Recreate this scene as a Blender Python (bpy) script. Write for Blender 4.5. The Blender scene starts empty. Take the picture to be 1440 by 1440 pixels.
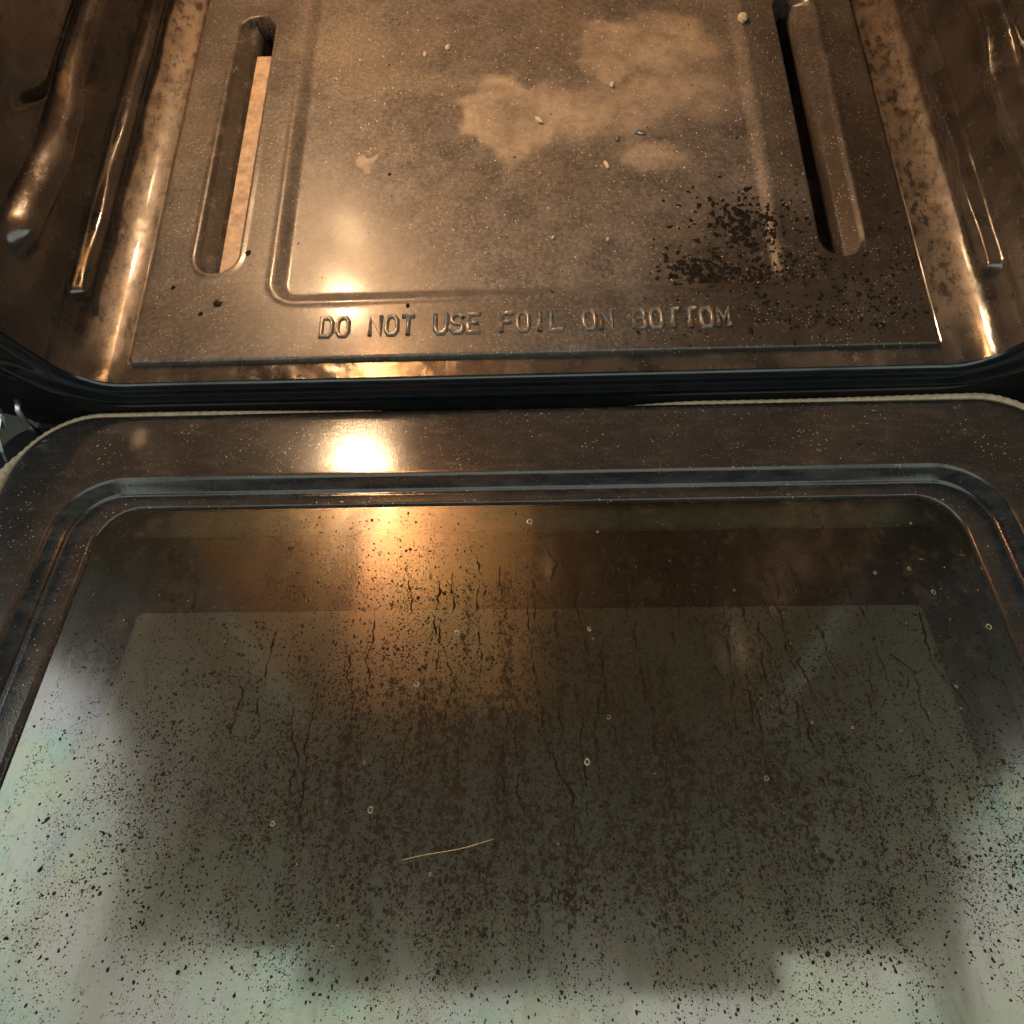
import bpy, math, random
import numpy as np
from mathutils import Matrix, Vector, noise

random.seed(7); rng = np.random.default_rng(7)
S = bpy.context.scene
C = S.collection

# ------------------------------------------------------------------ camera
CAM = np.array([0.00105, -0.22093, 0.34260])
PITCH, YAW, ROLL, FPX = -1.25165, -0.09869, -0.11000, 850.0   # FPX for a 1440 px wide picture
cp, sp = math.cos(PITCH), math.sin(PITCH)
fw = np.array([math.sin(YAW)*cp, math.cos(YAW)*cp, sp])
r0 = np.array([math.cos(YAW), -math.sin(YAW), 0.0]); u0 = np.cross(r0, fw)
rt = r0*math.cos(ROLL) + u0*math.sin(ROLL); up = -r0*math.sin(ROLL) + u0*math.cos(ROLL)
cam = bpy.data.cameras.new('camera'); cam.sensor_width = 36; cam.lens = FPX/1440*36
cam.clip_start = 0.01; cam.clip_end = 50
co = bpy.data.objects.new('camera', cam); C.objects.link(co)
co.matrix_world = Matrix(((rt[0], up[0], -fw[0], CAM[0]), (rt[1], up[1], -fw[1], CAM[1]), (rt[2], up[2], -fw[2], CAM[2]), (0, 0, 0, 1)))
S.camera = co

# ------------------------------------------------------------------ world, room light, exposure
w = bpy.data.worlds.new('World'); S.world = w; w.use_nodes = True
bg = w.node_tree.nodes['Background']; bg.inputs[0].default_value = (0.62, 0.78, 0.92, 1); bg.inputs[1].default_value = 0.07

ROOM = 1.75      # radiance of the added overhead lamps
def area(name, loc, target, sx, sy, watt, col):
    l = bpy.data.lights.new(name, 'AREA'); l.shape = 'RECTANGLE'; l.size = sx; l.size_y = sy; l.energy = watt; l.color = col
    o = bpy.data.objects.new(name, l); C.objects.link(o); o.location = loc
    o.rotation_euler = (Vector(target) - Vector(loc)).to_track_quat('-Z', 'Y').to_euler()
    return o
for cx, cy, aw, ah, shp in ((0, -.875, 1.48, 1.25, 'RECTANGLE'), (-1.02, -.825, .56, 1.35, 'RECTANGLE'), (.95, -.825, .42, 1.35, 'RECTANGLE'), (-2.36, -.34, 2.0, 2.5, 'ELLIPSE'), (2.28, -.50, 2.1, 2.1, 'ELLIPSE')):  # unseen lamps added, cut to shape the bright reflection in the door glass
    o = area('added_overhead_lamp', (cx, cy, 2.0), (cx, cy, 0), aw, ah, ROOM*math.pi*aw*ah*(1 if shp == 'RECTANGLE' else math.pi/4), (0.91, 1.0, 0.84))
    o.data.shape = shp
area('added_side_lamp', (-1.85, -0.12, 1.45), (-0.2, -0.12, 1.45), 1.6, 1.5, 6, (0.74, 0.90, 1.0))  # unseen lamp added to brighten reflections at the left

S.view_settings.view_transform = 'Standard'; S.view_settings.look = 'None'
S.view_settings.gamma = 1; S.view_settings.use_curve_mapping = False
S.view_settings.exposure = 0.0

# ------------------------------------------------------------------ node helpers
class NT:
    def __init__(s, name):
        s.m = bpy.data.materials.new(name); s.m.use_nodes = True; s.t = s.m.node_tree; s.t.nodes.clear()
        s.out = s.t.nodes.new('ShaderNodeOutputMaterial')
    def n(s, typ, **kw):
        nd = s.t.nodes.new(typ)
        for k, v in kw.items(): setattr(nd, k, v)
        return nd
    def set(s, sock, v):
        if hasattr(v, 'is_output'): s.t.links.new(v, sock)
        else: sock.default_value = v
    def coord(s): return s.n('ShaderNodeTexCoord').outputs['Object']
    def noise(s, vec, scale, detail=4, rough=.55, dist=0):
        nd = s.n('ShaderNodeTexNoise'); s.set(nd.inputs['Vector'], vec); nd.inputs['Scale'].default_value = scale
        nd.inputs['Detail'].default_value = detail; nd.inputs['Roughness'].default_value = rough; nd.inputs['Distortion'].default_value = dist
        return nd.outputs[0]
    def noisec(s, vec, scale, detail=3):
        nd = s.n('ShaderNodeTexNoise'); s.set(nd.inputs['Vector'], vec); nd.inputs['Scale'].default_value = scale
        nd.inputs['Detail'].default_value = detail
        return nd.outputs[1]
    def voro(s, vec, scale, out='Distance', feat='F1', rnd=1):
        nd = s.n('ShaderNodeTexVoronoi', feature=feat); s.set(nd.inputs['Vector'], vec); nd.inputs['Scale'].default_value = scale
        nd.inputs['Randomness'].default_value = rnd
        return nd.outputs[out]
    def map(s, v, a, b, c=0., d=1., smooth=True):
        nd = s.n('ShaderNodeMapRange'); nd.interpolation_type = 'SMOOTHSTEP' if smooth else 'LINEAR'
        s.set(nd.inputs[0], v)
        for i, x in enumerate((a, b, c, d)): s.set(nd.inputs[i+1], x)
        return nd.outputs[0]
    def math(s, op, a, b=0., c=0.):
        nd = s.n('ShaderNodeMath', operation=op); s.set(nd.inputs[0], a); s.set(nd.inputs[1], b); s.set(nd.inputs[2], c)
        return nd.outputs[0]
    def mul(s, *a):
        r = a[0]
        for x in a[1:]: r = s.math('MULTIPLY', r, x)
        return r
    def vmath(s, op, a, b):
        nd = s.n('ShaderNodeVectorMath', operation=op); s.set(nd.inputs[0], a); s.set(nd.inputs[1], b)
        return nd.outputs['Value'] if op in ('LENGTH', 'DISTANCE') else nd.outputs[0]
    def mix(s, f, a, b):
        nd = s.n('ShaderNodeMix', data_type='RGBA'); s.set(nd.inputs[0], f)
        s.set(nd.inputs[6], a if hasattr(a, 'is_output') else (*a, 1)); s.set(nd.inputs[7], b if hasattr(b, 'is_output') else (*b, 1))
        return nd.outputs[2]
    def sep(s, v):
        nd = s.n('ShaderNodeSeparateXYZ'); s.set(nd.inputs[0], v); return nd.outputs
    def scale(s, v, x):
        return s.vmath('MULTIPLY', v, x)
    def bump(s, h, strength=.3, dist=.001):
        nd = s.n('ShaderNodeBump'); nd.inputs['Strength'].default_value = strength; nd.inputs['Distance'].default_value = dist
        s.set(nd.inputs['Height'], h); return nd.outputs[0]
    def pbr(s, col, rough=.5, metal=0., spec=.5, normal=None, coat=0., coatr=.1, alpha=None):
        p = s.n('ShaderNodeBsdfPrincipled')
        s.set(p.inputs['Base Color'], col if hasattr(col, 'is_output') else (*col, 1)); s.set(p.inputs['Roughness'], rough)
        s.set(p.inputs['Metallic'], metal); s.set(p.inputs['Specular IOR Level'], spec)
        s.set(p.inputs['Coat Weight'], coat); s.set(p.inputs['Coat Roughness'], coatr)
        if normal is not None: s.set(p.inputs['Normal'], normal)
        if alpha is not None: s.set(p.inputs['Alpha'], alpha)
        return p.outputs[0]
    def done(s, sh):
        s.t.links.new(sh, s.out.inputs[0]); return s.m

# blob: soft-edged ellipse test in object space, edge torn by noise
def blob(t, warped, cx, cy, rx, ry, soft=.25):
    d = t.vmath('SUBTRACT', warped, (cx, cy, 0)); d = t.scale(d, (1/rx, 1/ry, 0)); l = t.vmath('LENGTH', d, (0, 0, 0))
    return t.map(l, 1-soft, 1+soft*.3, 1, 0)
def vmax(t, *a):
    r = a[0]
    for x in a[1:]: r = t.math('MAXIMUM', r, x)
    return r

# ------------------------------------------------------------------ materials
def mat_plate():
    t = NT('baked_steel'); v = t.coord()
    wn = t.vmath('SUBTRACT', t.noisec(v, 38, 5), (.5, .5, .5)); wv = t.vmath('ADD', v, t.scale(wn, (.055, .055, 0)))
    wn2 = t.vmath('SUBTRACT', t.noisec(v, 90, 4), (.5, .5, .5)); wv2 = t.vmath('ADD', v, t.scale(wn2, (.03, .03, 0)))
    big = t.noise(v, 9, 5, .6); mid = t.noise(v, 45, 6, .65); fine = t.noise(v, 420, 4, .7)
    base = t.mix(t.map(mid, .3, .7), (.048, .044, .042), (.165, .150, .141))
    base = t.mix(t.mul(t.map(big, .42, .68), .6), base, (.22, .17, .12))
    # pale mineral stain left by a boil-over
    st = vmax(t, blob(t, wv, -.010, .215, .038, .050, .26), blob(t, wv, .055, .215, .068, .038, .7), blob(t, wv, .066, .278, .024, .042, .38),
              blob(t, wv, .112, .285, .05, .042, .55), blob(t, wv, .115, .235, .060, .036, .8), blob(t, wv2, .095, .168, .030, .018, .6), blob(t, wv2, -.117, .172, .0085, .008, .25))
    st = t.mul(st, t.map(t.noise(v, 110, 4, .7), .25, .7, .45, 1.))
    
    pale = t.mul(vmax(t, blob(t, wv2, -.145, .30, .05, .03, .6), blob(t, wv2, -.09, .255, .06, .018, .7)), .45)
    base = t.mix(pale, base, (.27, .24, .18))
    # scorched brown toward the front right
    sc = vmax(t, blob(t, wv, .17, .045, .10, .085, .75), blob(t, wv, .24, .11, .05, .17, .75), blob(t, wv, .20, .0, .14, .04, .6))
    base = t.mix(t.mul(sc, .88), base, (.030, .020, .014))
    sc2 = t.mul(vmax(t, blob(t, wv2, .13, .028, .06, .02, .6), blob(t, wv2, .19, .015, .06, .018, .6)), t.map(t.noise(v, 160, 5, .7), .4, .6))
    base = t.mix(t.mul(sc2, .8), base, (.016, .009, .006))
    base0 = base
    outer_dark = t.mul(t.map(t.noise(v, 20, 5, .65), .35, .65, .35, 1.), vmax(t, t.map(t.math('ABSOLUTE', t.sep(v)[0]), .165, .20, 0, .78), t.map(t.sep(v)[1], .055, .035, 0, .7)))  # patchy darkening beside the tray and along the front
    base = t.mix(outer_dark, base, (.030, .024, .019))
    # brown mottling and soot freckles along edges
    mott = t.map(t.noise(t.scale(v, (1, .7, 1)), 480, 4, .75), .54, .68)
    base = t.mix(t.mul(mott, .5), base, (.040, .028, .020))
    fl = t.map(t.noise(v, 330, 6, .8), .35, .68); base = t.mix(.44, base, t.mix(fl, (.030, .027, .025), (.28, .252, .230)))
    base = t.mix(t.mul(sc, t.map(t.noise(v, 70, 5, .7), .3, .7, .45, .95)), base, (.026, .017, .012)); base = t.mix(t.mul(outer_dark, .55), base, (.028, .022, .018))
    frk = t.mul(t.map(t.voro(v, 210), .10, .20, 1, 0), t.map(t.noise(v, 24, 3), .5, .62))
    
    base = t.mix(t.mul(st, t.map(t.noise(v, 26, 4, .6), .3, .7, .40, .95)), base, (.44, .37, .30))
    # pale grit
    gr = t.mul(t.map(t.voro(v, 400), .11, .19, 1, 0), t.map(t.noise(v, 60, 3), .44, .54))
    base = t.mix(t.mul(gr, .85), base, (.58, .51, .42))
    rough = t.math('ADD', t.map(mid, .25, .75, .20, .33), t.mul(st, .16))
    rough = t.math('ADD', rough, t.mul(fine, .08))
    h = t.math('ADD', t.mul(fine, .5), t.mul(mid, .6)); h = t.math('ADD', h, t.mul(gr, .8))
    soot_shade = vmax(t, blob(t, wv2, -.2275, .2, .0075, .16, .3), t.mul(blob(t, wv2, -.21, .035, .05, .03, .8), .35))  # shade painted dark on the left slot's outer slope, plus front-left soot
    base = t.mix(t.mul(soot_shade, .7), base, (.03, .024, .018))
    return t.done(t.pbr(base, t.math('ADD', rough, .12), .06, .4, t.bump(h, .17, .0012), .30, .14))

def mat_liner():
    t = NT('brown_enamel'); v = t.coord()
    mid = t.noise(v, 30, 5, .6); fine = t.noise(v, 500, 3, .7); sx = t.sep(v)
    base = t.mix(t.map(mid, .3, .7), (.022, .018, .0155), (.062, .051, .043))
    # baked-on pale dust on the flat ledges beside the panel
    led = t.mul(t.map(sx[2], .010, .003, 0, 1), t.map(t.math('ABSOLUTE', sx[0]), .266, .2695, 0, 1), t.map(sx[1], -.008, .03, 0, 1))
    dust = t.mul(led, t.map(t.noise(v, 70, 5, .7), .30, .6, .25, 1))
    base = t.mix(t.mul(dust, .62), base, (.22, .165, .115))
    soot_shade = t.mul(led, t.map(t.noise(t.scale(v, (1, .45, 1)), 200, 6, .8), .50, .58))
    base = t.mix(t.mul(soot_shade, .9), base, (.016, .010, .007))
    fr = t.map(t.voro(v, 300), .08, .15, 1, 0); fr = t.mul(fr, t.map(t.noise(v, 40, 3), .44, .55))
    base = t.mix(t.mul(fr, .6), base, (.30, .23, .16))
    rough = t.math('ADD', t.map(t.noise(v, 48, 5, .7), .35, .68, .10, .30), t.mul(led, .25))
    h = t.math('ADD', t.mul(fine, .10), t.math('ADD', t.mul(mid, .5), t.mul(t.noise(v, 55, 2, .4), 1.6)))
    return t.done(t.pbr(base, rough, 0, .7, t.bump(h, .32, .0022), .5, .07))

def mat_lip():
    t = NT('blue_black_enamel'); v = t.coord()
    n = t.noise(v, 60, 4); sp_ = t.mul(t.map(t.voro(v, 420), .06, .11, 1, 0), t.map(t.noise(v, 90, 2), .5, .6))
    base = t.mix(t.map(n, .3, .7), (.005, .007, .010), (.010, .013, .018)); base = t.mix(t.mul(sp_, .5), base, (.16, .13, .10))
    return t.done(t.pbr(base, t.map(n, .3, .7, .14, .26), 0, .5, t.bump(t.noise(v, 240, 3), .06, .001), .4, .08))

def mat_door_enamel():
    t = NT('speckled_enamel'); v = t.coord()
    big = t.noise(v, 14, 5, .6); mid = t.noise(t.scale(v, (.35, 1, 1)), 120, 5, .65); sx = t.sep(v)
    base = t.mix(t.map(big, .3, .7), (.023, .021, .020), (.034, .030, .028))
    base = t.mix(t.mul(t.map(mid, .45, .7), .35), base, (.075, .065, .056))
    sp1 = t.mul(t.map(t.voro(v, 620), .10, .17, 1, 0), t.map(t.noise(v, 150, 2), .46, .56))
    sp2 = t.map(t.voro(v, 1100), .09, .17, 1, 0)
    sp3 = t.mul(t.map(t.voro(v, 330), .07, .16, 1, 0), t.map(t.noise(v, 30, 3), .50, .60))
    base = t.mix(t.mul(sp2, .5), base, (.22, .19, .16)); base = t.mix(t.mul(sp1, .75), base, (.42, .33, .23)); base = t.mix(t.mul(sp3, .9), base, (.62, .50, .37))
    dk = t.mul(t.map(t.voro(v, 300), .10, .2, 1, 0), t.map(t.noise(v, 26, 3), .56, .64)); base = t.mix(dk, base, (.008, .006, .005))
    stp = t.mul(t.map(sx[2], -.0004, -.0012, 0, 1), t.map(sx[2], -.0046, -.0041, 0, 1), t.map(t.math('ABSOLUTE', sx[0]), .30, .296, 0, 1))
    base = t.mix(t.mul(stp, .8), base, t.mix(t.map(mid, .4, .7), (.007, .011, .016), (.022, .030, .038)))
    h = t.math('ADD', t.mul(sp1, 1.), t.mul(sp3, 1.6)); h = t.math('ADD', h, t.mul(mid, .6)); h = t.math('ADD', h, t.mul(t.noise(v, 900, 2), .5))
    rough = t.map(t.noise(v, 260, 5, .75), .3, .7, .09, .135)
    return t.done(t.pbr(base, rough, 0, .55, t.bump(h, .16, .0008)))

def mat_glass(name, ior, tint, film, filmcol, rough):
    t = NT(name); v = t.coord()
    fr = t.n('ShaderNodeFresnel'); fr.inputs['IOR'].default_value = ior
    tr = t.n('ShaderNodeBsdfTransparent'); tr.inputs[0].default_value = (*tint, 1)
    gl = t.n('ShaderNodeBsdfGlossy'); t.set(gl.inputs[0], t.mix(t.map(t.noise(v, 13, 3), .35, .65), t.mix(t.map(t.noise(t.scale(v, (1, 1.3, 5)), 21, 2), .4, .6), (.70, .98, .92), (.95, 1., .80)), (1., .90, .98)))
    hz = t.n('ShaderNodeBsdfGlossy'); hz.inputs[0].default_value = (1, .82, .6, 1); hz.inputs['Roughness'].default_value = .30
    smear = t.noise(t.scale(v, (1, .35, 1)), 40, 5, .65)
    t.set(gl.inputs['Roughness'], t.map(smear, .3, .75, rough, rough*2.6))
    m1 = t.n('ShaderNodeMixShader'); t.set(m1.inputs[0], fr.outputs[0]); t.set(m1.inputs[1], tr.outputs[0]); t.set(m1.inputs[2], gl.outputs[0])
    mh = t.n('ShaderNodeMixShader'); mh.inputs[0].default_value = .06 if film == 'dirty' else 0.; t.set(mh.inputs[1], m1.outputs[0]); t.set(mh.inputs[2], hz.outputs[0]); m1 = mh
    df = t.n('ShaderNodeBsdfDiffuse')
    if film == 'dirty':
        # greasy brown film, thickest in a wide belt across the middle of the pane, thin toward hinge and rims
        sx = t.sep(v); wn = t.vmath('SUBTRACT', t.noisec(v, 16, 4), (.5, .5, .5)); wv = t.vmath('ADD', v, t.scale(wn, (.10, .10, 0)))
        belt = vmax(t, blob(t, wv, .015, -.238, .25, .095, .9), t.mul(blob(t, wv, .03, -.165, .18, .09, .9), .65))
        cl = t.noise(t.scale(v, (1, .8, 1)), 300, 7, .85); cl2 = t.noise(t.scale(v, (1, .20, 1)), 75, 5, .7)
        mixn = t.math('ADD', t.mul(cl, .72), t.mul(cl2, .28)); belt = t.math('MINIMUM', t.mul(belt, 1.35), 1.)
        thr = t.map(belt, 0, 1, .615, .496, False)
        grain = t.map(mixn, thr, t.math('ADD', thr, .055))
        fac = t.math('ADD', t.mul(grain, .86), t.mul(belt, .03)); fac = t.math('ADD', fac, t.mul(t.map(cl2, .54, .72), .16))
        fac = t.math('MINIMUM', t.math('ADD', fac, .02), .93)
        col = t.mix(t.noise(v, 55, 3), (.014, .009, .006), (.046, .034, .023))
        tan = t.mul(t.map(t.noise(v, 60, 6, .75), .50, .66), .15); fac2 = t.math('MAXIMUM', fac, tan)
        col = t.mix(t.map(fac, 0, .12, 1, 0), col, (.20, .14, .085)); fac = fac2
        t.set(df.inputs[0], col)
    else:
        fac = film; df.inputs[0].default_value = (*filmcol, 1)
    m2 = t.n('ShaderNodeMixShader'); t.set(m2.inputs[0], fac); t.set(m2.inputs[1], m1.outputs[0]); t.set(m2.inputs[2], df.outputs[0])
    return t.done(m2.outputs[0])

def simple(name, c0, c1, rough, scale=60, metal=0., bump=.1, spec=.5, coat=0.):
    t = NT(name); v = t.coord(); n = t.noise(v, scale, 5, .65)
    return t.done(t.pbr(t.mix(t.map(n, .3, .7), c0, c1), t.map(n, .3, .7, rough*.8, rough*1.2), metal, spec, t.bump(n, bump, .001), coat))
def emis(name, col, s):
    t = NT(name); e = t.n('ShaderNodeEmission'); e.inputs[0].default_value = (*col, 1); e.inputs[1].default_value = s
    return t.done(e.outputs[0])

def mat_reflector():
    t = NT('warm_reflector_steel'); v = t.coord(); n = t.noise(v, 25, 4)
    return t.done(t.pbr(t.mix(n, (.80, .50, .28), (.95, .68, .42)), t.map(n, .3, .7, .30, .42), .65, .5, t.bump(n, .04, .001), 1., .05))  # copper tone puts extra orange into the reflected glow
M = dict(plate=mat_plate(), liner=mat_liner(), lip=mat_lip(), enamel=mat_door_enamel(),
    glass=mat_glass('grimy_inner_glass', 2.25, (.94, .93, .87), 'dirty', None, .068),
    outer=mat_glass('coated_outer_glass', 2.0, (.55, .53, .44), .62, (.640, .585, .440), .03),
    well=simple('pale_green_steel', (.30, .36, .28), (.46, .52, .42), .4, 80),
    frit=simple('brown_black_frit', (.022, .014, .008), (.040, .027, .016), .3, 90),
    gasket=simple('woven_glass_fibre', (.40, .30, .20), (.62, .48, .34), .8, 300, 0, .3),
    steel=simple('zinc_steel', (.45, .47, .48), (.62, .63, .63), .32, 120, 1.),
    reflector=mat_reflector(),
    dark=simple('black_body_paint', (.006, .006, .007), (.012, .012, .013), .7, 60, 0., .1, .2),
    baffle=simple('scaled_burner_steel', (.24, .17, .115), (.48, .36, .26), .5, 130, 0., .3),
    floor=simple('dark_floor_tile', (.035, .032, .028), (.060, .055, .048), .5, 12),
    bulb=emis('lamp_glow', (1.0, .63, .34), 680.),
    char=simple('burnt_crust', (.005, .004, .003), (.016, .011, .008), .7, 400, 0, .5, .2),
    speck=simple('baked_grease', (.008, .005, .003), (.030, .018, .010), .6, 500, 0, .3, .2),
    letter=simple('highlit_raised_steel', (.13, .11, .095), (.27, .235, .20), .26, 220, .35, .15),  # lighter colour stands in for highlights on the raised strokes
    mist=simple('brown_grease_mist', (.010, .006, .003), (.050, .028, .013), .6, 90, 0, .1, .2),
    streak=simple('brown_drip', (.008, .004, .002), (.028, .014, .007), .75, 300, 0, .3, .08),
    bubble=simple('dried_droplet', (.14, .11, .075), (.40, .34, .25), .3, 300, 0, .2),
    crumb=simple('pale_crumb', (.55, .47, .36), (.80, .74, .62), .6, 400, 0, .5),
    hair=simple('tan_fibre', (.45, .30, .17), (.60, .42, .26), .4, 200))

# ------------------------------------------------------------------ mesh helpers
def make(name, verts, faces, mat, parent=None, smooth=True):
    me = bpy.data.meshes.new(name); me.from_pydata([tuple(map(float, p)) for p in verts], [], [tuple(map(int, f)) for f in faces]); me.update()
    me.materials.append(mat)
    if smooth: me.polygons.foreach_set('use_smooth', [True]*len(me.polygons))
    o = bpy.data.objects.new(name, me); C.objects.link(o)
    if parent: o.parent = parent
    return o
def empty(name, loc=(0, 0, 0)):
    o = bpy.data.objects.new(name, None); C.objects.link(o); o.location = loc; return o
def tag(o, label=None, cat=None, group=None, kind=None):
    for k, v in (('label', label), ('category', cat), ('group', group), ('kind', kind)):
        if v: o[k] = v
    return o
def gridfaces(nr, nc, wrap=False, keep=None):
    i = np.arange(nr-1)[:, None]; j = np.arange(nc if wrap else nc-1)[None, :]; j2 = (j+1) % nc
    f = np.stack([i*nc+j+0*i, i*nc+j2+0*i, (i+1)*nc+j2, (i+1)*nc+j], -1).reshape(-1, 4)
    return f if keep is None else f[keep.reshape(-1)]
def ss(a, b, x):
    t = np.clip((x-a)/(b-a), 0, 1); return t*t*(3-2*t)
def tube(pts, r, n=10, closed=False, rfun=None):
    pts = np.asarray(pts, float); V = []; m = len(pts)
    for i in range(m):
        a = pts[(i-1) % m] if closed or i > 0 else pts[0]; b = pts[(i+1) % m] if closed or i < m-1 else pts[-1]
        T = b-a; T = T/np.linalg.norm(T); N = np.cross(T, (0.02, .01, 1)); N /= np.linalg.norm(N); B = np.cross(T, N)
        for k in range(n):
            an = 2*math.pi*k/n; rr = r if rfun is None else rfun(i, k, an)
            V.append(pts[i]+rr*(math.cos(an)*N+math.sin(an)*B))
    F = list(gridfaces(m, n, True))
    if closed:
        F += [((m-1)*n+k, (m-1)*n+(k+1) % n, (k+1) % n, k) for k in range(n)]
    else:
        F += [tuple(range(n))[::-1], tuple((m-1)*n+k for k in range(n))]
    return V, F
def boxm(x0, x1, y0, y1, z0, z1):
    V = [(x, y, z) for z in (z0, z1) for y in (y0, y1) for x in (x0, x1)]
    return V, [(0, 2, 3, 1), (4, 5, 7, 6), (0, 1, 5, 4), (2, 6, 7, 3), (0, 4, 6, 2), (1, 3, 7, 5)]

# ================================================================== THE OVEN
oven = tag(empty('oven', (0, 0, 0)), 'dirty brown enamelled oven with its glass door hanging open', 'oven')
ZT, YB = .535, .45          # cavity roof height, back wall

def ribd(y, z):
    """inward relief of a side wall: pressed beads and rack guides"""
    d = np.zeros_like(y)
    # low bead along the floor, rounded front end
    zc = .0155; e = np.maximum(.046-y, 0)
    dist = np.sqrt((z-zc)**2+e**2); d = np.maximum(d, .0070*ss(.0085, .0022, dist)*(1+.12*np.sin(y*75)))
    # snaking rack guide, repeated up the wall
    for k, z0 in enumerate((.058, .135, .212, .289, .366)):
        zc = z0+.0045*np.tanh((y-.135)/.012)*np.exp(-((y-.21)/.11)**4)-.006*np.exp(-((y-.155)/.022)**2)+.003*np.exp(-((y-.06)/.03)**2)
        e = np.maximum(.058-y, 0); dist = np.sqrt((z-zc)**2+(e*.55)**2)
        d = np.maximum(d, .0105*ss(.0125, .0025, dist))
        # broad raised pad above each guide
        pad = ss(z0+.010+.012*ss(.16, .12, y), z0+.024+.012*ss(.16, .12, y), z)*ss(z0+.066, z0+.055, z)*ss(.112, .150, y)
        d = np.maximum(d, .010*pad)
    return d

# ---- liner: closed loop of wall, roof, wall and burner well, lofted front to back
ys = np.concatenate([np.linspace(-.012, .012, 17), np.linspace(.0135, .36, 232)[0:], np.linspace(.365, YB, 18)])
def wallx(z): return .2962+.11*np.minimum(z, .1)+.02*np.maximum(z-.1, 0)
zs = np.concatenate([np.linspace(0, .09, 64)[1:], np.linspace(.092, ZT-.03, 130)])
def station(y):
    pts = []
    rc = .0295      # floor-to-wall radius grows at the mouth
    zf = -.004
    flo = -.055 if y > .0045 else zf
    # left half built as (x>0), mirrored later: floor centre -> ledge -> corner -> wall -> roof centre
    half = []
    for x in np.linspace(0, .2675, 20): half.append((x, flo))
    half.append((.2682, flo))
    for x in np.linspace(.2686, .2695, 3): half.append((x, zf))
    xw = .2695+rc; arc = np.linspace(0, math.pi/2, 41)[1:]
    ztop = zf+rc; zz = ztop+(ZT-.03-ztop)*zs/zs[-1]
    bx = np.concatenate([xw-rc+rc*np.sin(arc), wallx(zz)]); bz = np.concatenate([zf+rc-rc*np.cos(arc), zz])
    nx = np.concatenate([-np.sin(arc), -np.ones(len(zz))]); nz = np.concatenate([np.cos(arc), np.zeros(len(zz))])
    d = ribd(np.full(len(bz), y), bz)
    for k in range(len(bz)): half.append((bx[k]+nx[k]*d[k], bz[k]+nz[k]*d[k]))
    xe = wallx(ZT-.03)
    for a in np.linspace(0, math.pi/2, 9)[1:]: half.append((xe-.03+.03*math.cos(a), ZT-.03+.03*math.sin(a)))
    for x in np.linspace(xe-.05, 0, 16): half.append((x, ZT))
    right = [(x, y, z) for x, z in half]; left = [(-x, y, z) for x, z in half[1:-1]][::-1]
    return right+left
rows = [station(y) for y in ys]; nc = len(rows[0])
V = [p for r in rows for p in r]; F = [tuple(f) for f in gridfaces(len(rows), nc, True)]
F.append(tuple((len(rows)-1)*nc+k for k in range(nc)))
liner = make('cavity_liner', V, F, M['liner'], oven)
liner.data.polygons[len(F)-1].use_smooth = False

# ---- rolled lip of the mouth and front frame
hl = int(np.argmin(np.abs(ys+.012)))
ring = np.array(rows[0])                 # mouth outline at y=-.012
cen = np.array([0, -.012, .2]); N0 = len(ring)
tan = np.roll(ring, -1, 0)-np.roll(ring, 1, 0); out = np.stack([tan[:, 2], 0*tan[:, 0], -tan[:, 0]], -1); out /= np.linalg.norm(out, axis=1)[:, None]
sgn = np.sign((out*(ring-cen)).sum(1)); out *= np.where(sgn == 0, 1, sgn)[:, None]
for _ in range(6): out = (out+np.roll(out, 1, 0)+np.roll(out, -1, 0)); out /= np.linalg.norm(out, axis=1)[:, None]
side = (ss(.0, .05, ring[:, 2])*ss(.20, .11, ring[:, 2]))[:, None]  # sides flare wider than the sill
prof = [(0, 0), (.0003, .0016), (.0010, .0028), (.0022, .0036), (.0045, .0040), (.0080, .0042), (.0110, .0047), (.0132, .0060), (.0160, .0070), (.0200, .0072), (.030, .0072), (.046, .0072), (.075, .0072)]
V = []
for o_, f_ in prof:
    k = 1+.9*side
    V += list(ring+out*o_*k+np.array([0, -1, 0])*(f_*(1+.25*side)))
lipo = make('mouth_lip', V[:10*N0], gridfaces(10, N0, True), M['lip'], oven)
make('frame_face', V[9*N0:], gridfaces(len(prof)-9, N0, True), M['dark'], oven)
# body behind the frame
for nm, b in (('side_panel', (.352, .385, -.003, .55, -.30, .64)), ('side_panel', (-.385, -.352, -.003,   .55, -.30, .64)), ('top_panel', (-.345, .345, -.024, .55, .56, .64)), ('front_frame', (-.385, .385, -.0045, -.0035, -.072, -.026)), ('drawer_front', (-.385, .385, -.010, -.0036, -.29, -.075))):
    make(nm, *boxm(*b), M['dark'], oven, False)

# ---- things inside the cavity
Vt, Ft = tube([(x, y, .505) for x, y in [(.04, .43), (.04, .25), (.04, .05)]], .016, 14); make('broil_burner', Vt, Ft, M['liner'], oven)
make('glow_reflector', *boxm(-.288, .004, -.004, .435, .519, .522), M['reflector'], oven, False)  # plate added so its reflection gives the orange glow in the glass
make('burner_baffle', *boxm(-.256, -.19, .03, .300, -.0150, -.0115), M['baffle'], oven, False)
Vt, Ft = tube([(.05, y, -.035) for y in (.05, .2, .4)], .012, 12); make('bake_burner', Vt, Ft, M['dark'], oven)
def sphere(c, r, nu=20, nv=12, sq=(1, 1, 1)):
    V = [(c[0]+r*sq[0]*math.sin(math.pi*i/nv)*math.cos(2*math.pi*j/nu), c[1]+r*sq[1]*math.sin(math.pi*i/nv)*math.sin(2*math.pi*j/nu), c[2]+r*sq[2]*math.cos(math.pi*i/nv)) for i in range(nv+1) for j in range(nu)]
    return V, gridfaces(nv+1, nu, True)
LAMP = (-.284, .385, .428)
make('lamp_bulb', *sphere(LAMP, .021), M['bulb'], oven)
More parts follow.
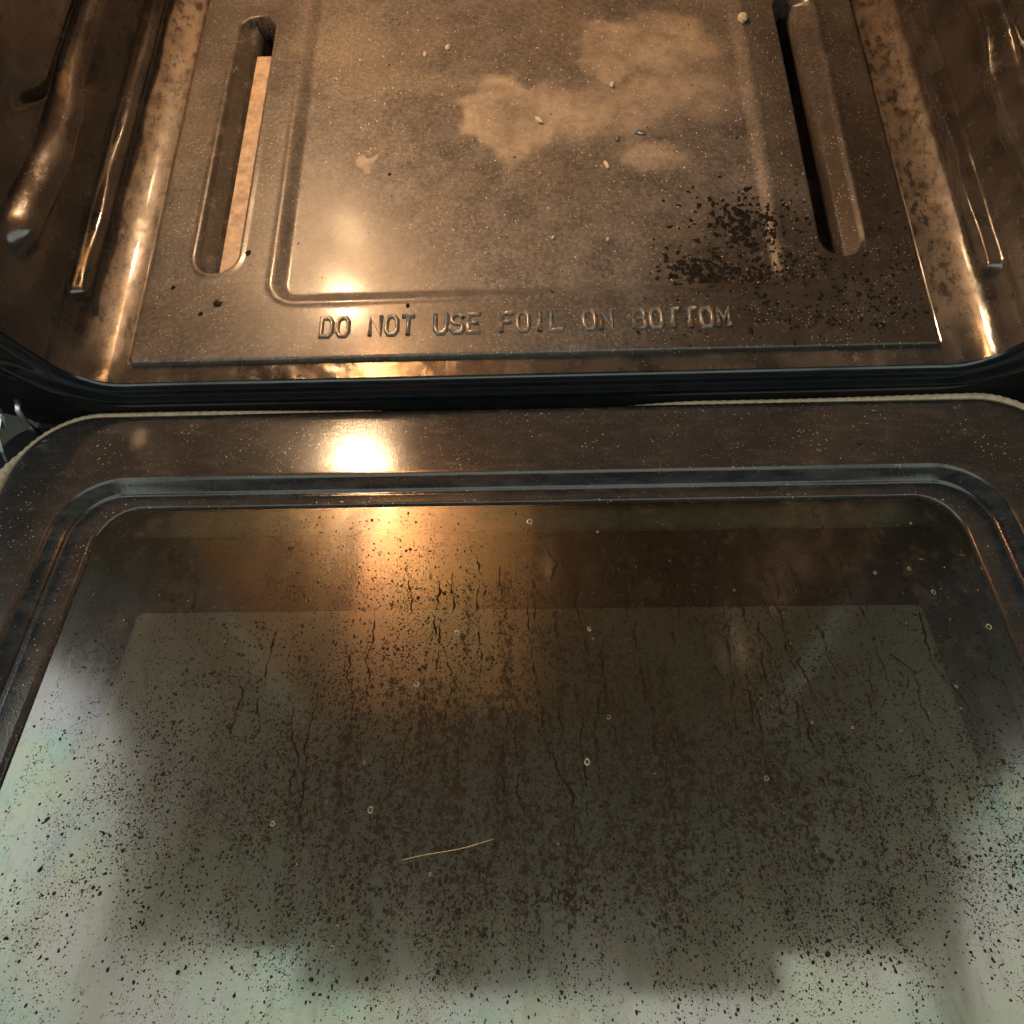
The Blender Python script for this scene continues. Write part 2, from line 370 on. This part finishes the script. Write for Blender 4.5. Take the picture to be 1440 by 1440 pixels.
Vt, Ft = tube([(-.318, .385, .428), (-.308, .385, .428), (-.298, .385, .428)], .016, 16); make('lamp_socket', Vt, Ft, M['steel'], oven)

# ================================================================== BOTTOM PANEL
panel = tag(empty('oven_bottom_panel', (0, 0, 0)), 'scorched steel oven floor panel with two long slots and raised lettering', 'oven panel')
PX, PY = .265, .447
xs_ = np.unique(np.round(np.concatenate([np.linspace(-PX, PX, 430), -PX+np.array([.0004, .0009, .0015, .0022]), PX-np.array([.0004, .0009, .0015, .0022])]), 5))
ys_ = np.unique(np.round(np.concatenate([np.linspace(0, .36, 300), np.linspace(.364, PY, 20), np.array([.0005, .001, .0018, .0026])]), 5))
X, Y = np.meshgrid(xs_, ys_)
def rrect(X, Y, x0, x1, y0, y1, r):
    cx, cy, hx, hy = (x0+x1)/2, (y0+y1)/2, (x1-x0)/2-r, (y1-y0)/2-r
    ax, ay = np.abs(X-cx)-hx, np.abs(Y-cy)-hy
    return np.sqrt(np.maximum(ax, 0)**2+np.maximum(ay, 0)**2)+np.minimum(np.maximum(ax, ay), 0)-r
Z = np.zeros_like(X)
sd = rrect(X, Y, -.175, .175, .047, .43, .017)              # shallow pressed tray
Z -= .0042*ss(.0005, -.0085, sd)
Z += .0007*np.exp(-((sd-.0022)/.0022)**2)                   # little rolled shoulder
for s in (-1, 1):                                           # slots
    xs0 = s*X
    sl = rrect(xs0, Y, .2025, .2335, .0715, .329, .0155)
    t_ = np.clip((.2335-xs0)/(.0120), 0, 1)
    Z += np.where(sl < 0, -(.0010+.0070*t_)*ss(0, -.0018, sl), 0)+.0006*np.exp(-((sl-.0018)/.0018)**2)
    Z += -.010*ss(.2216, .2204, xs0)*ss(-.0002, -.0012, sl)
edge = np.minimum.reduce([X+PX, PX-X, Y*1.0])
Z += -.0030*(1-np.sqrt(np.clip(1-(1-np.clip(edge/.0028, 0, 1))**2, 0, 1)))
Z += .0006*np.sin(X*17+1)*np.sin(Y*14+.6)                    # heat warp
keep = np.ones((len(ys_)-1, len(xs_)-1), bool)
deep = Z < -.0110
keep &= ~(deep[:-1, :-1] & deep[1:, :-1] & deep[:-1, 1:] & deep[1:, 1:])
Vp = np.stack([X, Y, Z], -1).reshape(-1, 3)
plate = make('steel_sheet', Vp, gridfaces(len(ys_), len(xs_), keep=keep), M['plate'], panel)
def plate_z(x, y):
    i = np.clip(np.searchsorted(ys_, y), 0, len(ys_)-1); j = np.clip(np.searchsorted(xs_, x), 0, len(xs_)-1); return float(Z[i, j])
# front and side hems
for nm, b in (('front_hem', (-PX, PX, .0002, .0012, -.0045, -.0028)),):
    make(nm, *boxm(*b), M['plate'], panel, False)

# ---- raised lettering
G = {'D': [[(0, 0), (0, 1), (.7, 1), (1, .75), (1, .25), (.7, 0), (0, 0)]], 'O': [[(.25, 0), (0, .22), (0, .78), (.25, 1), (.75, 1), (1, .78), (1, .22), (.75, 0), (.25, 0)]],
     'N': [[(0, 0), (0, 1), (1, 0), (1, 1)]], 'T': [[(0, 1), (1, 1)], [(.5, 1), (.5, 0)]], 'U': [[(0, 1), (0, .22), (.25, 0), (.75, 0), (1, .22), (1, 1)]],
     'S': [[(1, .84), (.78, 1), (.22, 1), (0, .84), (0, .64), (.2, .52), (.8, .48), (1, .36), (1, .16), (.78, 0), (.22, 0), (0, .16)]],
     'E': [[(1, 1), (0, 1), (0, 0), (1, 0)], [(0, .52), (.8, .52)]], 'F': [[(1, 1), (0, 1), (0, 0)], [(0, .52), (.8, .52)]], 'I': [[(.5, 0), (.5, 1)]], 'L': [[(0, 1), (0, 0), (1, 0)]],
     'B': [[(0, 0), (0, 1), (.72, 1), (.95, .86), (.95, .64), (.75, .52), (0, .52)], [(.75, .52), (1, .38), (1, .14), (.75, 0), (0, 0)]], 'M': [[(0, 0), (0, 1), (.5, .4), (1, 1), (1, 0)]]}
def letter_mesh(ch, lw, lh):
    V, F = [], []
    w2, ht = .00175, .0021
    prof = [(-w2, 0), (-w2*.72, ht*.62), (-w2*.32, ht*.95), (w2*.32, ht*.95), (w2*.72, ht*.62), (w2, 0)]
    for k, pl in enumerate(G[ch]):
        P = np.array([(a*lw, b*lh) for a, b in pl]); closed = np.allclose(P[0], P[-1]); m = len(P)
        base = len(V)
        for i in range(m):
            d0 = P[i]-P[i-1] if i > 0 else (P[-1]-P[-2] if closed else P[1]-P[0]); d1 = P[i+1]-P[i] if i < m-1 else (P[1]-P[0] if closed else P[i]-P[i-1])
            d0 = d0/np.linalg.norm(d0); d1 = d1/np.linalg.norm(d1); n0 = np.array([-d0[1], d0[0]]); n1 = np.array([-d1[1], d1[0]]); nn = n0+n1; nn /= max(nn@nn/2, .45)
            end = 0 if closed else (-1 if i == 0 else (1 if i == m-1 else 0))
            for a, hgt in prof:
                q = P[i]+nn*a+d0*end*.0006; V.append((q[0], q[1], hgt-.0003+.00004*k))
        F += [tuple(f+base) for f in gridfaces(m, len(prof))]
        if not closed: F += [tuple(base+j for j in range(len(prof))), tuple(base+(m-1)*len(prof)+j for j in range(len(prof)))[::-1]]
    return V, F
txt = 'DO NOT USE FOIL ON BOTTOM'; x0, x1 = -.1375, .1345; adv = (x1-x0)/(len(txt)-.25); cache = {}
for i, ch in enumerate(txt):
    if ch == ' ': continue
    if ch not in cache:
        o = make('embossed_letter', *letter_mesh(ch, adv*.66, .0140), M['letter'], panel); cache[ch] = o
    else:
        o = cache[ch].copy(); C.objects.link(o); o.parent = panel
    o.location = (x0+i*adv, .0175, plate_z(x0+i*adv+.004, .024))

# ---- burnt crust freckles near the front right corner of the tray
def splat(V, F, c, r, ax=1., ang=0., h=.0004, n=7, basis=None, jag=.45):
    b = len(V); ca, sa = math.cos(ang), math.sin(ang)
    for ring_, rr, hh in ((0, 1., 0.), (1, .62, 1.)):
        for k in range(n):
            a = 2*math.pi*k/n; q = r*rr*(1+random.uniform(-jag, jag)); x, y = q*ax*math.cos(a), q*math.sin(a)
            V.append((c[0]+x*ca-y*sa, c[1]+x*sa+y*ca, c[2]+hh*h))
    for k in range(n): F.append((b+k, b+(k+1) % n, b+n+(k+1) % n, b+n+k))
    F.append(tuple(b+n+k for k in range(n)))
V, F = [], []
def crust(cx, cy, sx, sy, n, rmin, rmax):
    for _ in range(n):
        x, y = random.gauss(cx, sx), random.gauss(cy, sy)
        if .012 < y < .037 and x < .145 and random.random() < .75: continue
        if abs(noise.noise((x*150, y*150, 3))) > .16 and random.random() < .85: continue
        if not (-.262 < x < .262 and .003 < y < .34) or rrect(np.array(x), np.array(y), .2, .236, .069, .332, .0155) < .001: continue
        splat(V, F, (x, y, plate_z(x, y)+.0001), random.uniform(rmin, rmax)*random.choice((.5, .7, 1)), random.uniform(.8, 1.9), random.uniform(0, 3.1), random.uniform(.0002, .0007), 8, None, .6)
crust(.154, .104, .012, .013, 420, .0007, .0022); crust(.120, .064, .013, .006, 380, .0007, .0022); crust(.162, .062, .020, .007, 200, .0006, .0018)
crust(.155, .085, .03, .03, 260, .0004, .0014); crust(.225, .06, .024, .035, 420, .0004, .0013); crust(.17, .028, .055, .012, 520, .0004, .0015); crust(.22, .14, .02, .05, 160, .0003, .0009); crust(.0, .15, .2, .1, 160, .0003, .0008)
for x, y, r in ((-.212, .046, .0026), (-.222, .038, .0015), (-.196, .088, .0022), (-.10, .16, .0012), (-.245, .06, .0012), (-.08, .04, .0015)): splat(V, F, (x, y, plate_z(x, y)+.0001), r, 1.3, 1, .0012)
tag(make('burnt_crust', V, F, M['char'], panel), kind='stuff')

# ================================================================== DOOR
Y0, Z0, TILT = -.01807, -.025, .20089
GC = -.0056
def rr_loop(hx, v0, v1, r, w, n=14, dx=GC):
    """rounded rectangle, door space: x, y=-v, z=w"""
    L = []
    for (cx, cy, a0) in ((hx-r, -(v0+r), 0), (-(hx-r), -(v0+r), 90), (-(hx-r), -(v1-r), 180), (hx-r, -(v1-r), 270)):
        for k in range(n+1):
            a = math.radians(a0+90*k/n); L.append((dx+cx+r*math.cos(a), cy+r*math.sin(a), w))
    return L
V1 = .56
loops = [rr_loop(.342, .009, V1, .046, -.016, dx=0), rr_loop(.3435, .0065, V1+.002, .047, -.006, dx=0), rr_loop(.3425, .0072, V1+.001, .047, -.0022, dx=0), rr_loop(.3395, .0100, V1-.002, .045, -.0006, dx=0), rr_loop(.335, .0140, V1-.006, .042, 0, dx=0), rr_loop(.3335, .0155, V1-.0075, .041, 0, dx=0), rr_loop(.2950, .0577, .4835, .039, 0),
         rr_loop(.2935, .0592, .482, .038, 0), rr_loop(.2926, .0601, .4812, .037, -.0002), rr_loop(.2920, .0607, .4806, .0365, -.0010), rr_loop(.2910, .0617, .4796, .036, -.0014), rr_loop(.2880, .0645, .477, .034, -.0020), rr_loop(.2835, .0690, .4725, .031, -.0032), rr_loop(.2822, .0703, .471, .0302, -.0039), rr_loop(.2816, .0709, .4705, .030, -.0047), rr_loop(.2808, .0716, .470, .0295, -.0046), rr_loop(.2800, .0723, .469, .029, -.0040), rr_loop(.2790, .0732, .468, .0285, -.0040), rr_loop(.2780, .0740, .4665, .0278, -.0041), rr_loop(.2682, .0780, .4630, .0262, -.0050),
         rr_loop(.2675, .0785, .4625, .026, -.0050), rr_loop(.2655, .0797, .4612, .025, -.0057), rr_loop(.2645, .0803, .460, .0245, -.0078), rr_loop(.2645, .0803, .460, .0245, -.0105)]
V = [p for l in loops for p in l]
door = make('door', V, gridfaces(len(loops), len(loops[0]), True), M['enamel'], oven)
door['label'] = 'open door with speckled dark enamel frame'
door.location = (0, Y0, Z0); door.rotation_euler = (-TILT, 0, 0)
GW = -.0070    # upper face of the inner pane
def pane(name, hx, v0, v1, r, w, th, mat):
    top = rr_loop(hx, v0, v1, r, w); bot = rr_loop(hx, v0, v1, r, w-th); n = len(top)
    return make(name, top+bot, [tuple(range(n)), tuple(range(2*n-1, n-1, -1))]+[(k, n+k, n+(k+1) % n, (k+1) % n) for k in range(n)], mat, door, False)
def sheet(name, hx, v0, v1, r, w, mat):
    top = rr_loop(hx, v0, v1, r, w); return make(name, top, [tuple(range(len(top)))], mat, door, False)
pane_in = sheet('inner_glass', .2642, .0806, .4597, .0243, GW, M['glass'])
# well between the panes: stepped pale frame
L2 = [rr_loop(.2655, .079, .461, .0255, -.0128), rr_loop(.279, .074, .463, .012, -.0135), rr_loop(.280, .074, .463, .010, -.024), rr_loop(.2775, .0765, .461, .010, -.0255), rr_loop(.2815, .0765, .461, .010, -.037), rr_loop(.279, .079, .457, .010, -.038), rr_loop(.283, .079, .457, .010, -.0475)]
make('window_well', [p for l in L2 for p in l], gridfaces(len(L2), len(L2[0]), True), M['well'], door)
L3 = [rr_loop(.2935, .074, .466, .0255, -.0482), rr_loop(.252, .134, .425, .006, -.0482)]
make('painted_border', [p for l in L3 for p in l], gridfaces(2, len(L3[0]), True), M['frit'], door, False)
sheet('outer_glass', .33, .02, .54, .02, -.0495, M['outer'])
L4 = [rr_loop(.330, .012, V1-.012, .045, -.015, dx=0), rr_loop(.3720, .004, V1+.004, .02, -.0165, dx=0), rr_loop(.3750, .002, V1+.008, .02, -.020, dx=0), rr_loop(.3750, .002, V1+.008, .02, -.052, dx=0), rr_loop(.370, .012, V1, .02, -.055, dx=0), rr_loop(.300, .05, .50, .03, -.055, dx=0)]
make('door_skin', [p for l in L4 for p in l], gridfaces(len(L4), len(L4[0]), True), M['dark'], door)
# woven gasket peeking out around the rim
gl = np.array(rr_loop(.3450, .0042, V1+.003, .047, -.0078, n=60, dx=0)); P = []
for i in range(len(gl)):
    a, b = gl[i], gl[(i+1) % len(gl)]; m = max(1, int(np.linalg.norm(b-a)/.0016))
    for k in range(m): P.append(a+(b-a)*k/m)
P = np.array(P); s_ = np.arange(len(P))*.0016
P[:, 2] += .0016*np.sin(s_*9+.5)+.0009*np.sin(s_*23); nrm = P[:, :2]-np.array([0, -.28]); nrm /= np.linalg.norm(nrm, axis=1)[:, None]; 
sidebulge = ss(.30, .345, np.abs(P[:, 0]))*ss(-.03, -.06, P[:, 1])
P[:, 2] -= .006*np.exp(-(P[:, 0]/.085)**4)*ss(-.02, -.01, P[:, 1]); P[:, 0] += np.sign(P[:, 0])*sidebulge*.0045
Vg, Fg = tube(P, .0040, 12, True, lambda i, k, an: (.0034+.0016*float(sidebulge[i]))*(1+.09*math.sin(i*1.57+an*3)))
make('gasket', Vg, Fg, M['gasket'], door)

# ---- hinges
for s in (-1, 1):
    # bent steel arm beside the door corner
    pts = np.array([(-.352, -.022, .010), (-.352, -.026, .000), (-.3515, -.029, -.008), (-.353, -.036, -.013), (-.354, -.046, -.015), (-.354, -.056, -.022)]) * np.array([-s, 1, 1])
    prof2 = [(-.0035, -.0010), (.0035, -.0010), (.0035, .0010), (-.0035, .0010)]
    V = []
    for i, p in enumerate(pts):
        for a, b in prof2: V.append((p[0]+b, p[1]+a*.7, p[2]+a*.7))
    F = [tuple(f) for f in gridfaces(len(pts), 4, True)]+[(0, 1, 2, 3), tuple(4*(len(pts)-1)+k for k in (3, 2, 1, 0))]
    make('hinge_arm', V, F, M['steel'], oven, False)
    Vt, Ft = tube([(s*.3405, -.021, -.006), (s*.3405, -.028, -.009), (s*.3405, -.034, -.016), (s*.3405, -.036, -.030)], .0022, 10); make('hinge_pin', Vt, Ft, M['steel'], oven)

# ---- baked-on dirt on the inner pane
def dens(x, v):
    a = math.exp(-((x-.01)/.19)**4-((v-.242)/.058)**2)*1.15
    b = .50*math.exp(-((x-.02)/.22)**4)*ss(.075, .16, v)*ss(.33, .26, v)
    return float(a+b*.8+.045)
GZ = GW+.0002
def in_pane(x, v): return abs(x-GC) < .2595 and .085 < v < .40
V, F = [], []; cnt = 0
while cnt < 34000:
    x, v = random.uniform(-.265, .258), random.uniform(.084, .365)
    if not in_pane(x, v): continue
    cl = noise.noise((x*60, v*45, 1.7))*.5+noise.noise((x*170, v*120, 9.))*.5
    if random.random() > dens(x, v)*(1+2.2*cl): continue
    r = .00013+.00050*random.random()**4+(.0007*random.random()**2 if random.random() < .05 else 0)
    splat(V, F, (x, -v, GZ), r, random.uniform(.7, 1.6), random.uniform(.9, 2.2), r*.5, 6); cnt += 1
tag(make('grease_specks', V, F, M['speck'], door), kind='stuff')
nf = 260000; fx = rng.uniform(-.262, .254, nf); fv = rng.uniform(.086, .36, nf)
fd = np.exp(-((fx-.01)/.20)**4-((fv-.240)/.062)**2)*1.1+.42*np.exp(-((fx-.02)/.23)**4)*ss(.075, .16, fv)*ss(.34, .27, fv)+.13
fc = np.array([noise.noise((a*80, b*50, 4.4))+.6*noise.noise((a*30, b*22, 8.)) for a, b in zip(fx, fv)])
ok = rng.random(nf) < fd*(.75+1.6*fc); fx, fv = fx[ok], fv[ok]; nf = len(fx)
fr = .00012+.00030*rng.random(nf)**3; fa = rng.uniform(0, 6.28, nf); fe = rng.uniform(.6, 1.5, nf)
ang = fa[:, None]+np.array([0, 1.3, 2.5, 3.6, 5.0])[None]; rad = fr[:, None]*rng.uniform(.6, 1.25, (nf, 5))
FV = np.stack([fx[:, None]+rad*np.cos(ang), -fv[:, None]+rad*fe[:, None]*np.sin(ang), np.full((nf, 5), GZ-.00005)], -1).reshape(-1, 3)
tag(make('grease_mist', FV, np.arange(nf*5).reshape(-1, 5), M['mist'], door, False), kind='stuff')
V, F = [], []; cnt = 0
while cnt < 110:                       # pale dried droplets: little rings
    x, v = random.uniform(-.262, .255), random.uniform(.09, .36)
    if not in_pane(x, v) or random.random() > .25+dens(x, v): continue
    r = .00025+.0016*random.random()**4; b = len(V); n = 9
    for rr, hh in ((1, 0), (.82, .00018), (.62, 0)):
        for k in range(n):
            a = 6.2832*k/n; q = r*rr*random.uniform(.9, 1.1); V.append((x+q*math.cos(a), -v+1.15*q*math.sin(a), GZ+hh))
    for j in (0, 1):
        for k in range(n): F.append((b+j*n+k, b+j*n+(k+1) % n, b+(j+1)*n+(k+1) % n, b+(j+1)*n+k))
    cnt += 1
for _ in range(900):                     # mist of tiny pale specks
    x, v = random.uniform(-.262, .255), random.uniform(.09, .36)
    if in_pane(x, v): splat(V, F, (x, -v, GZ), random.uniform(.00012, .00034), random.uniform(.8, 1.4), random.uniform(0, 3), .0002, 5)
tag(make('dried_droplets', V, F, M['bubble'], door), kind='stuff')
# drip streaks running from hinge side toward the front
streaks = [(.045, .10, .175), (.062, .095, .19), (.083, .115, .185), (.105, .105, .20), (.127, .10, .215), (.150, .12, .19), (.172, .085, .20), (.202, .082, .21), (.19, .17, .23), (.02, .15, .21), (-.03, .13, .20), (-.045, .165, .22), (-.10, .17, .215), (-.125, .20, .25), (.0, .18, .225), (.035, .17, .23), (.075, .175, .24), (.115, .18, .22), (.14, .2, .235), (-.16, .19, .22), (.01, .105, .15), (.09, .14, .2), (.055, .13, .2)]
for j in range(44):
    x_, v_ = random.gauss(.05, .08), random.uniform(.10, .215); streaks.append((max(-.20, min(.19, x_)), v_, v_+random.uniform(.015, .075)))
for j, (x, va, vb) in enumerate(streaks):
    V, F = [], []; n = int((vb-va)/.0006); ph = random.uniform(0, 99); xx = x; lean = random.uniform(-.00008, .00012)+.00025*max(0, x-.08)*2
    for i in range(n):
        v = va+(vb-va)*i/(n-1); xx += .00042*noise.noise((ph, v*90, 0))+.00065*noise.noise((ph, v*420, 4))+lean
        wd = (.00010+.00075*max(0, noise.noise((ph+5, v*160, 2))+.22)+.0005*max(0, noise.noise((ph+8, v*700, 2))))*(.12 if noise.noise((ph+3, v*75, 7)) < -.22 else 1.)*min(1, 6*i/n+.15, 4*(n-1-i)/n+.05)
        for a, hh in ((-wd, 0), (-wd*.4, .00016), (wd*.4, .00016), (wd, 0)): V.append((xx+a, -v, GZ+.0001+hh))
    make('drip_streak', V, gridfaces(n, 4), M['streak'], door)

# ================================================================== LOOSE THINGS
floor_o = make('kitchen_floor', [(-2.5, -2.5, -.36), (2.5, -2.5, -.36), (2.5, 1.2, -.36), (-2.5, 1.2, -.36)], [(0, 1, 2, 3)], M['floor']); tag(floor_o, kind='structure')

def crumb_mesh(name, r, sq, seed):
    random.seed(seed); V, F = sphere((0, 0, r*sq[2]*.8), r, 8, 5, sq); V = [(a*random.uniform(.75, 1.2), b*random.uniform(.75, 1.2), max(0, c*random.uniform(.8, 1.15))) for a, b, c in V]
    return V, F
crumbs = [((.175, .3005), .0040, (1, 1.2, .7), 'cluster-like pale crumb on the right rim of the tray'),
          ((.012, .2075), .0022, (.8, 1.7, .7), 'long pale crumb lying on the round mineral stain'),
          ((.070, .2420), .0021, (1.4, .9, .7), 'rounded white crumb on the broad pale stain'),
          ((.070, .1870), .0022, (1.4, .9, .6), 'oval white crumb beside a grey flake'),
          ((.0875, .1920), .0026, (1.6, .9, .5), 'grey angular flake beside an oval white crumb'),
          ((.061, .1610), .0021, (.7, 1.9, .6), 'curved white crumb alone on bare brown steel'),
          ((-.060, .2900), .0023, (1.2, 1, .6), 'round cream crumb near the back of the tray'),
          ((-.078, .2830), .0019, (1.3, .9, .6), 'flat tan crumb beside the round cream crumb'),
          ((.020, .0960), .0014, (.8, 1.2, .8), 'tiny white crumb toward the front of the tray'),
          ((.058, .0930), .0014, (.8, 1.1, .8), 'tiny white crumb between the tray front and burnt crust')]
for k, ((x, y), r, sq, lab) in enumerate(crumbs):
    V, F = crumb_mesh('crumb', r, sq, 40+k); o = make('crumb', V, F, M['crumb'] if 'grey' not in lab else M['steel'], None, False)
    o.location = (x, y, plate_z(x, y)+.0001); o.rotation_euler = (0, 0, k*.7); tag(o, lab, 'crumb', 'crumbs scattered on the oven floor')
random.seed(21); V, F = [], []
for _ in range(1000):
    x, y = random.uniform(-.17, .2), random.uniform(.05, .335)
    if random.random() > .35+.65*ss(-.1, .1, x)*ss(.05, .2, y): continue
    r = random.uniform(.0002, .00055); splat(V, F, (x, y, plate_z(x, y)+.0001), r, random.uniform(.8, 1.5), random.uniform(0, 3), r*1.2, 5)
g = make('crumb_grit', V, F, M['crumb']); tag(g, 'fine pale crumb grit sprinkled over the steel tray', 'crumbs', kind='stuff')

def on_door(x, v, w=0.):
    return np.array([x, Y0-v*math.cos(TILT)+w*math.sin(TILT), Z0+v*math.sin(TILT)+w*math.cos(TILT)])
hp = [on_door(-.062+.043*t_/14, .2735-.0085*(t_/14)**1.15-.0004*math.sin(t_*.5), GW+.0007+.0004*math.sin(t_*.9)) for t_ in range(15)]
Vt, Ft = tube(hp, .00017, 6); tag(make('hair', Vt, Ft, M['hair']), 'thin tan hair lying across the grimy door glass', 'hair')
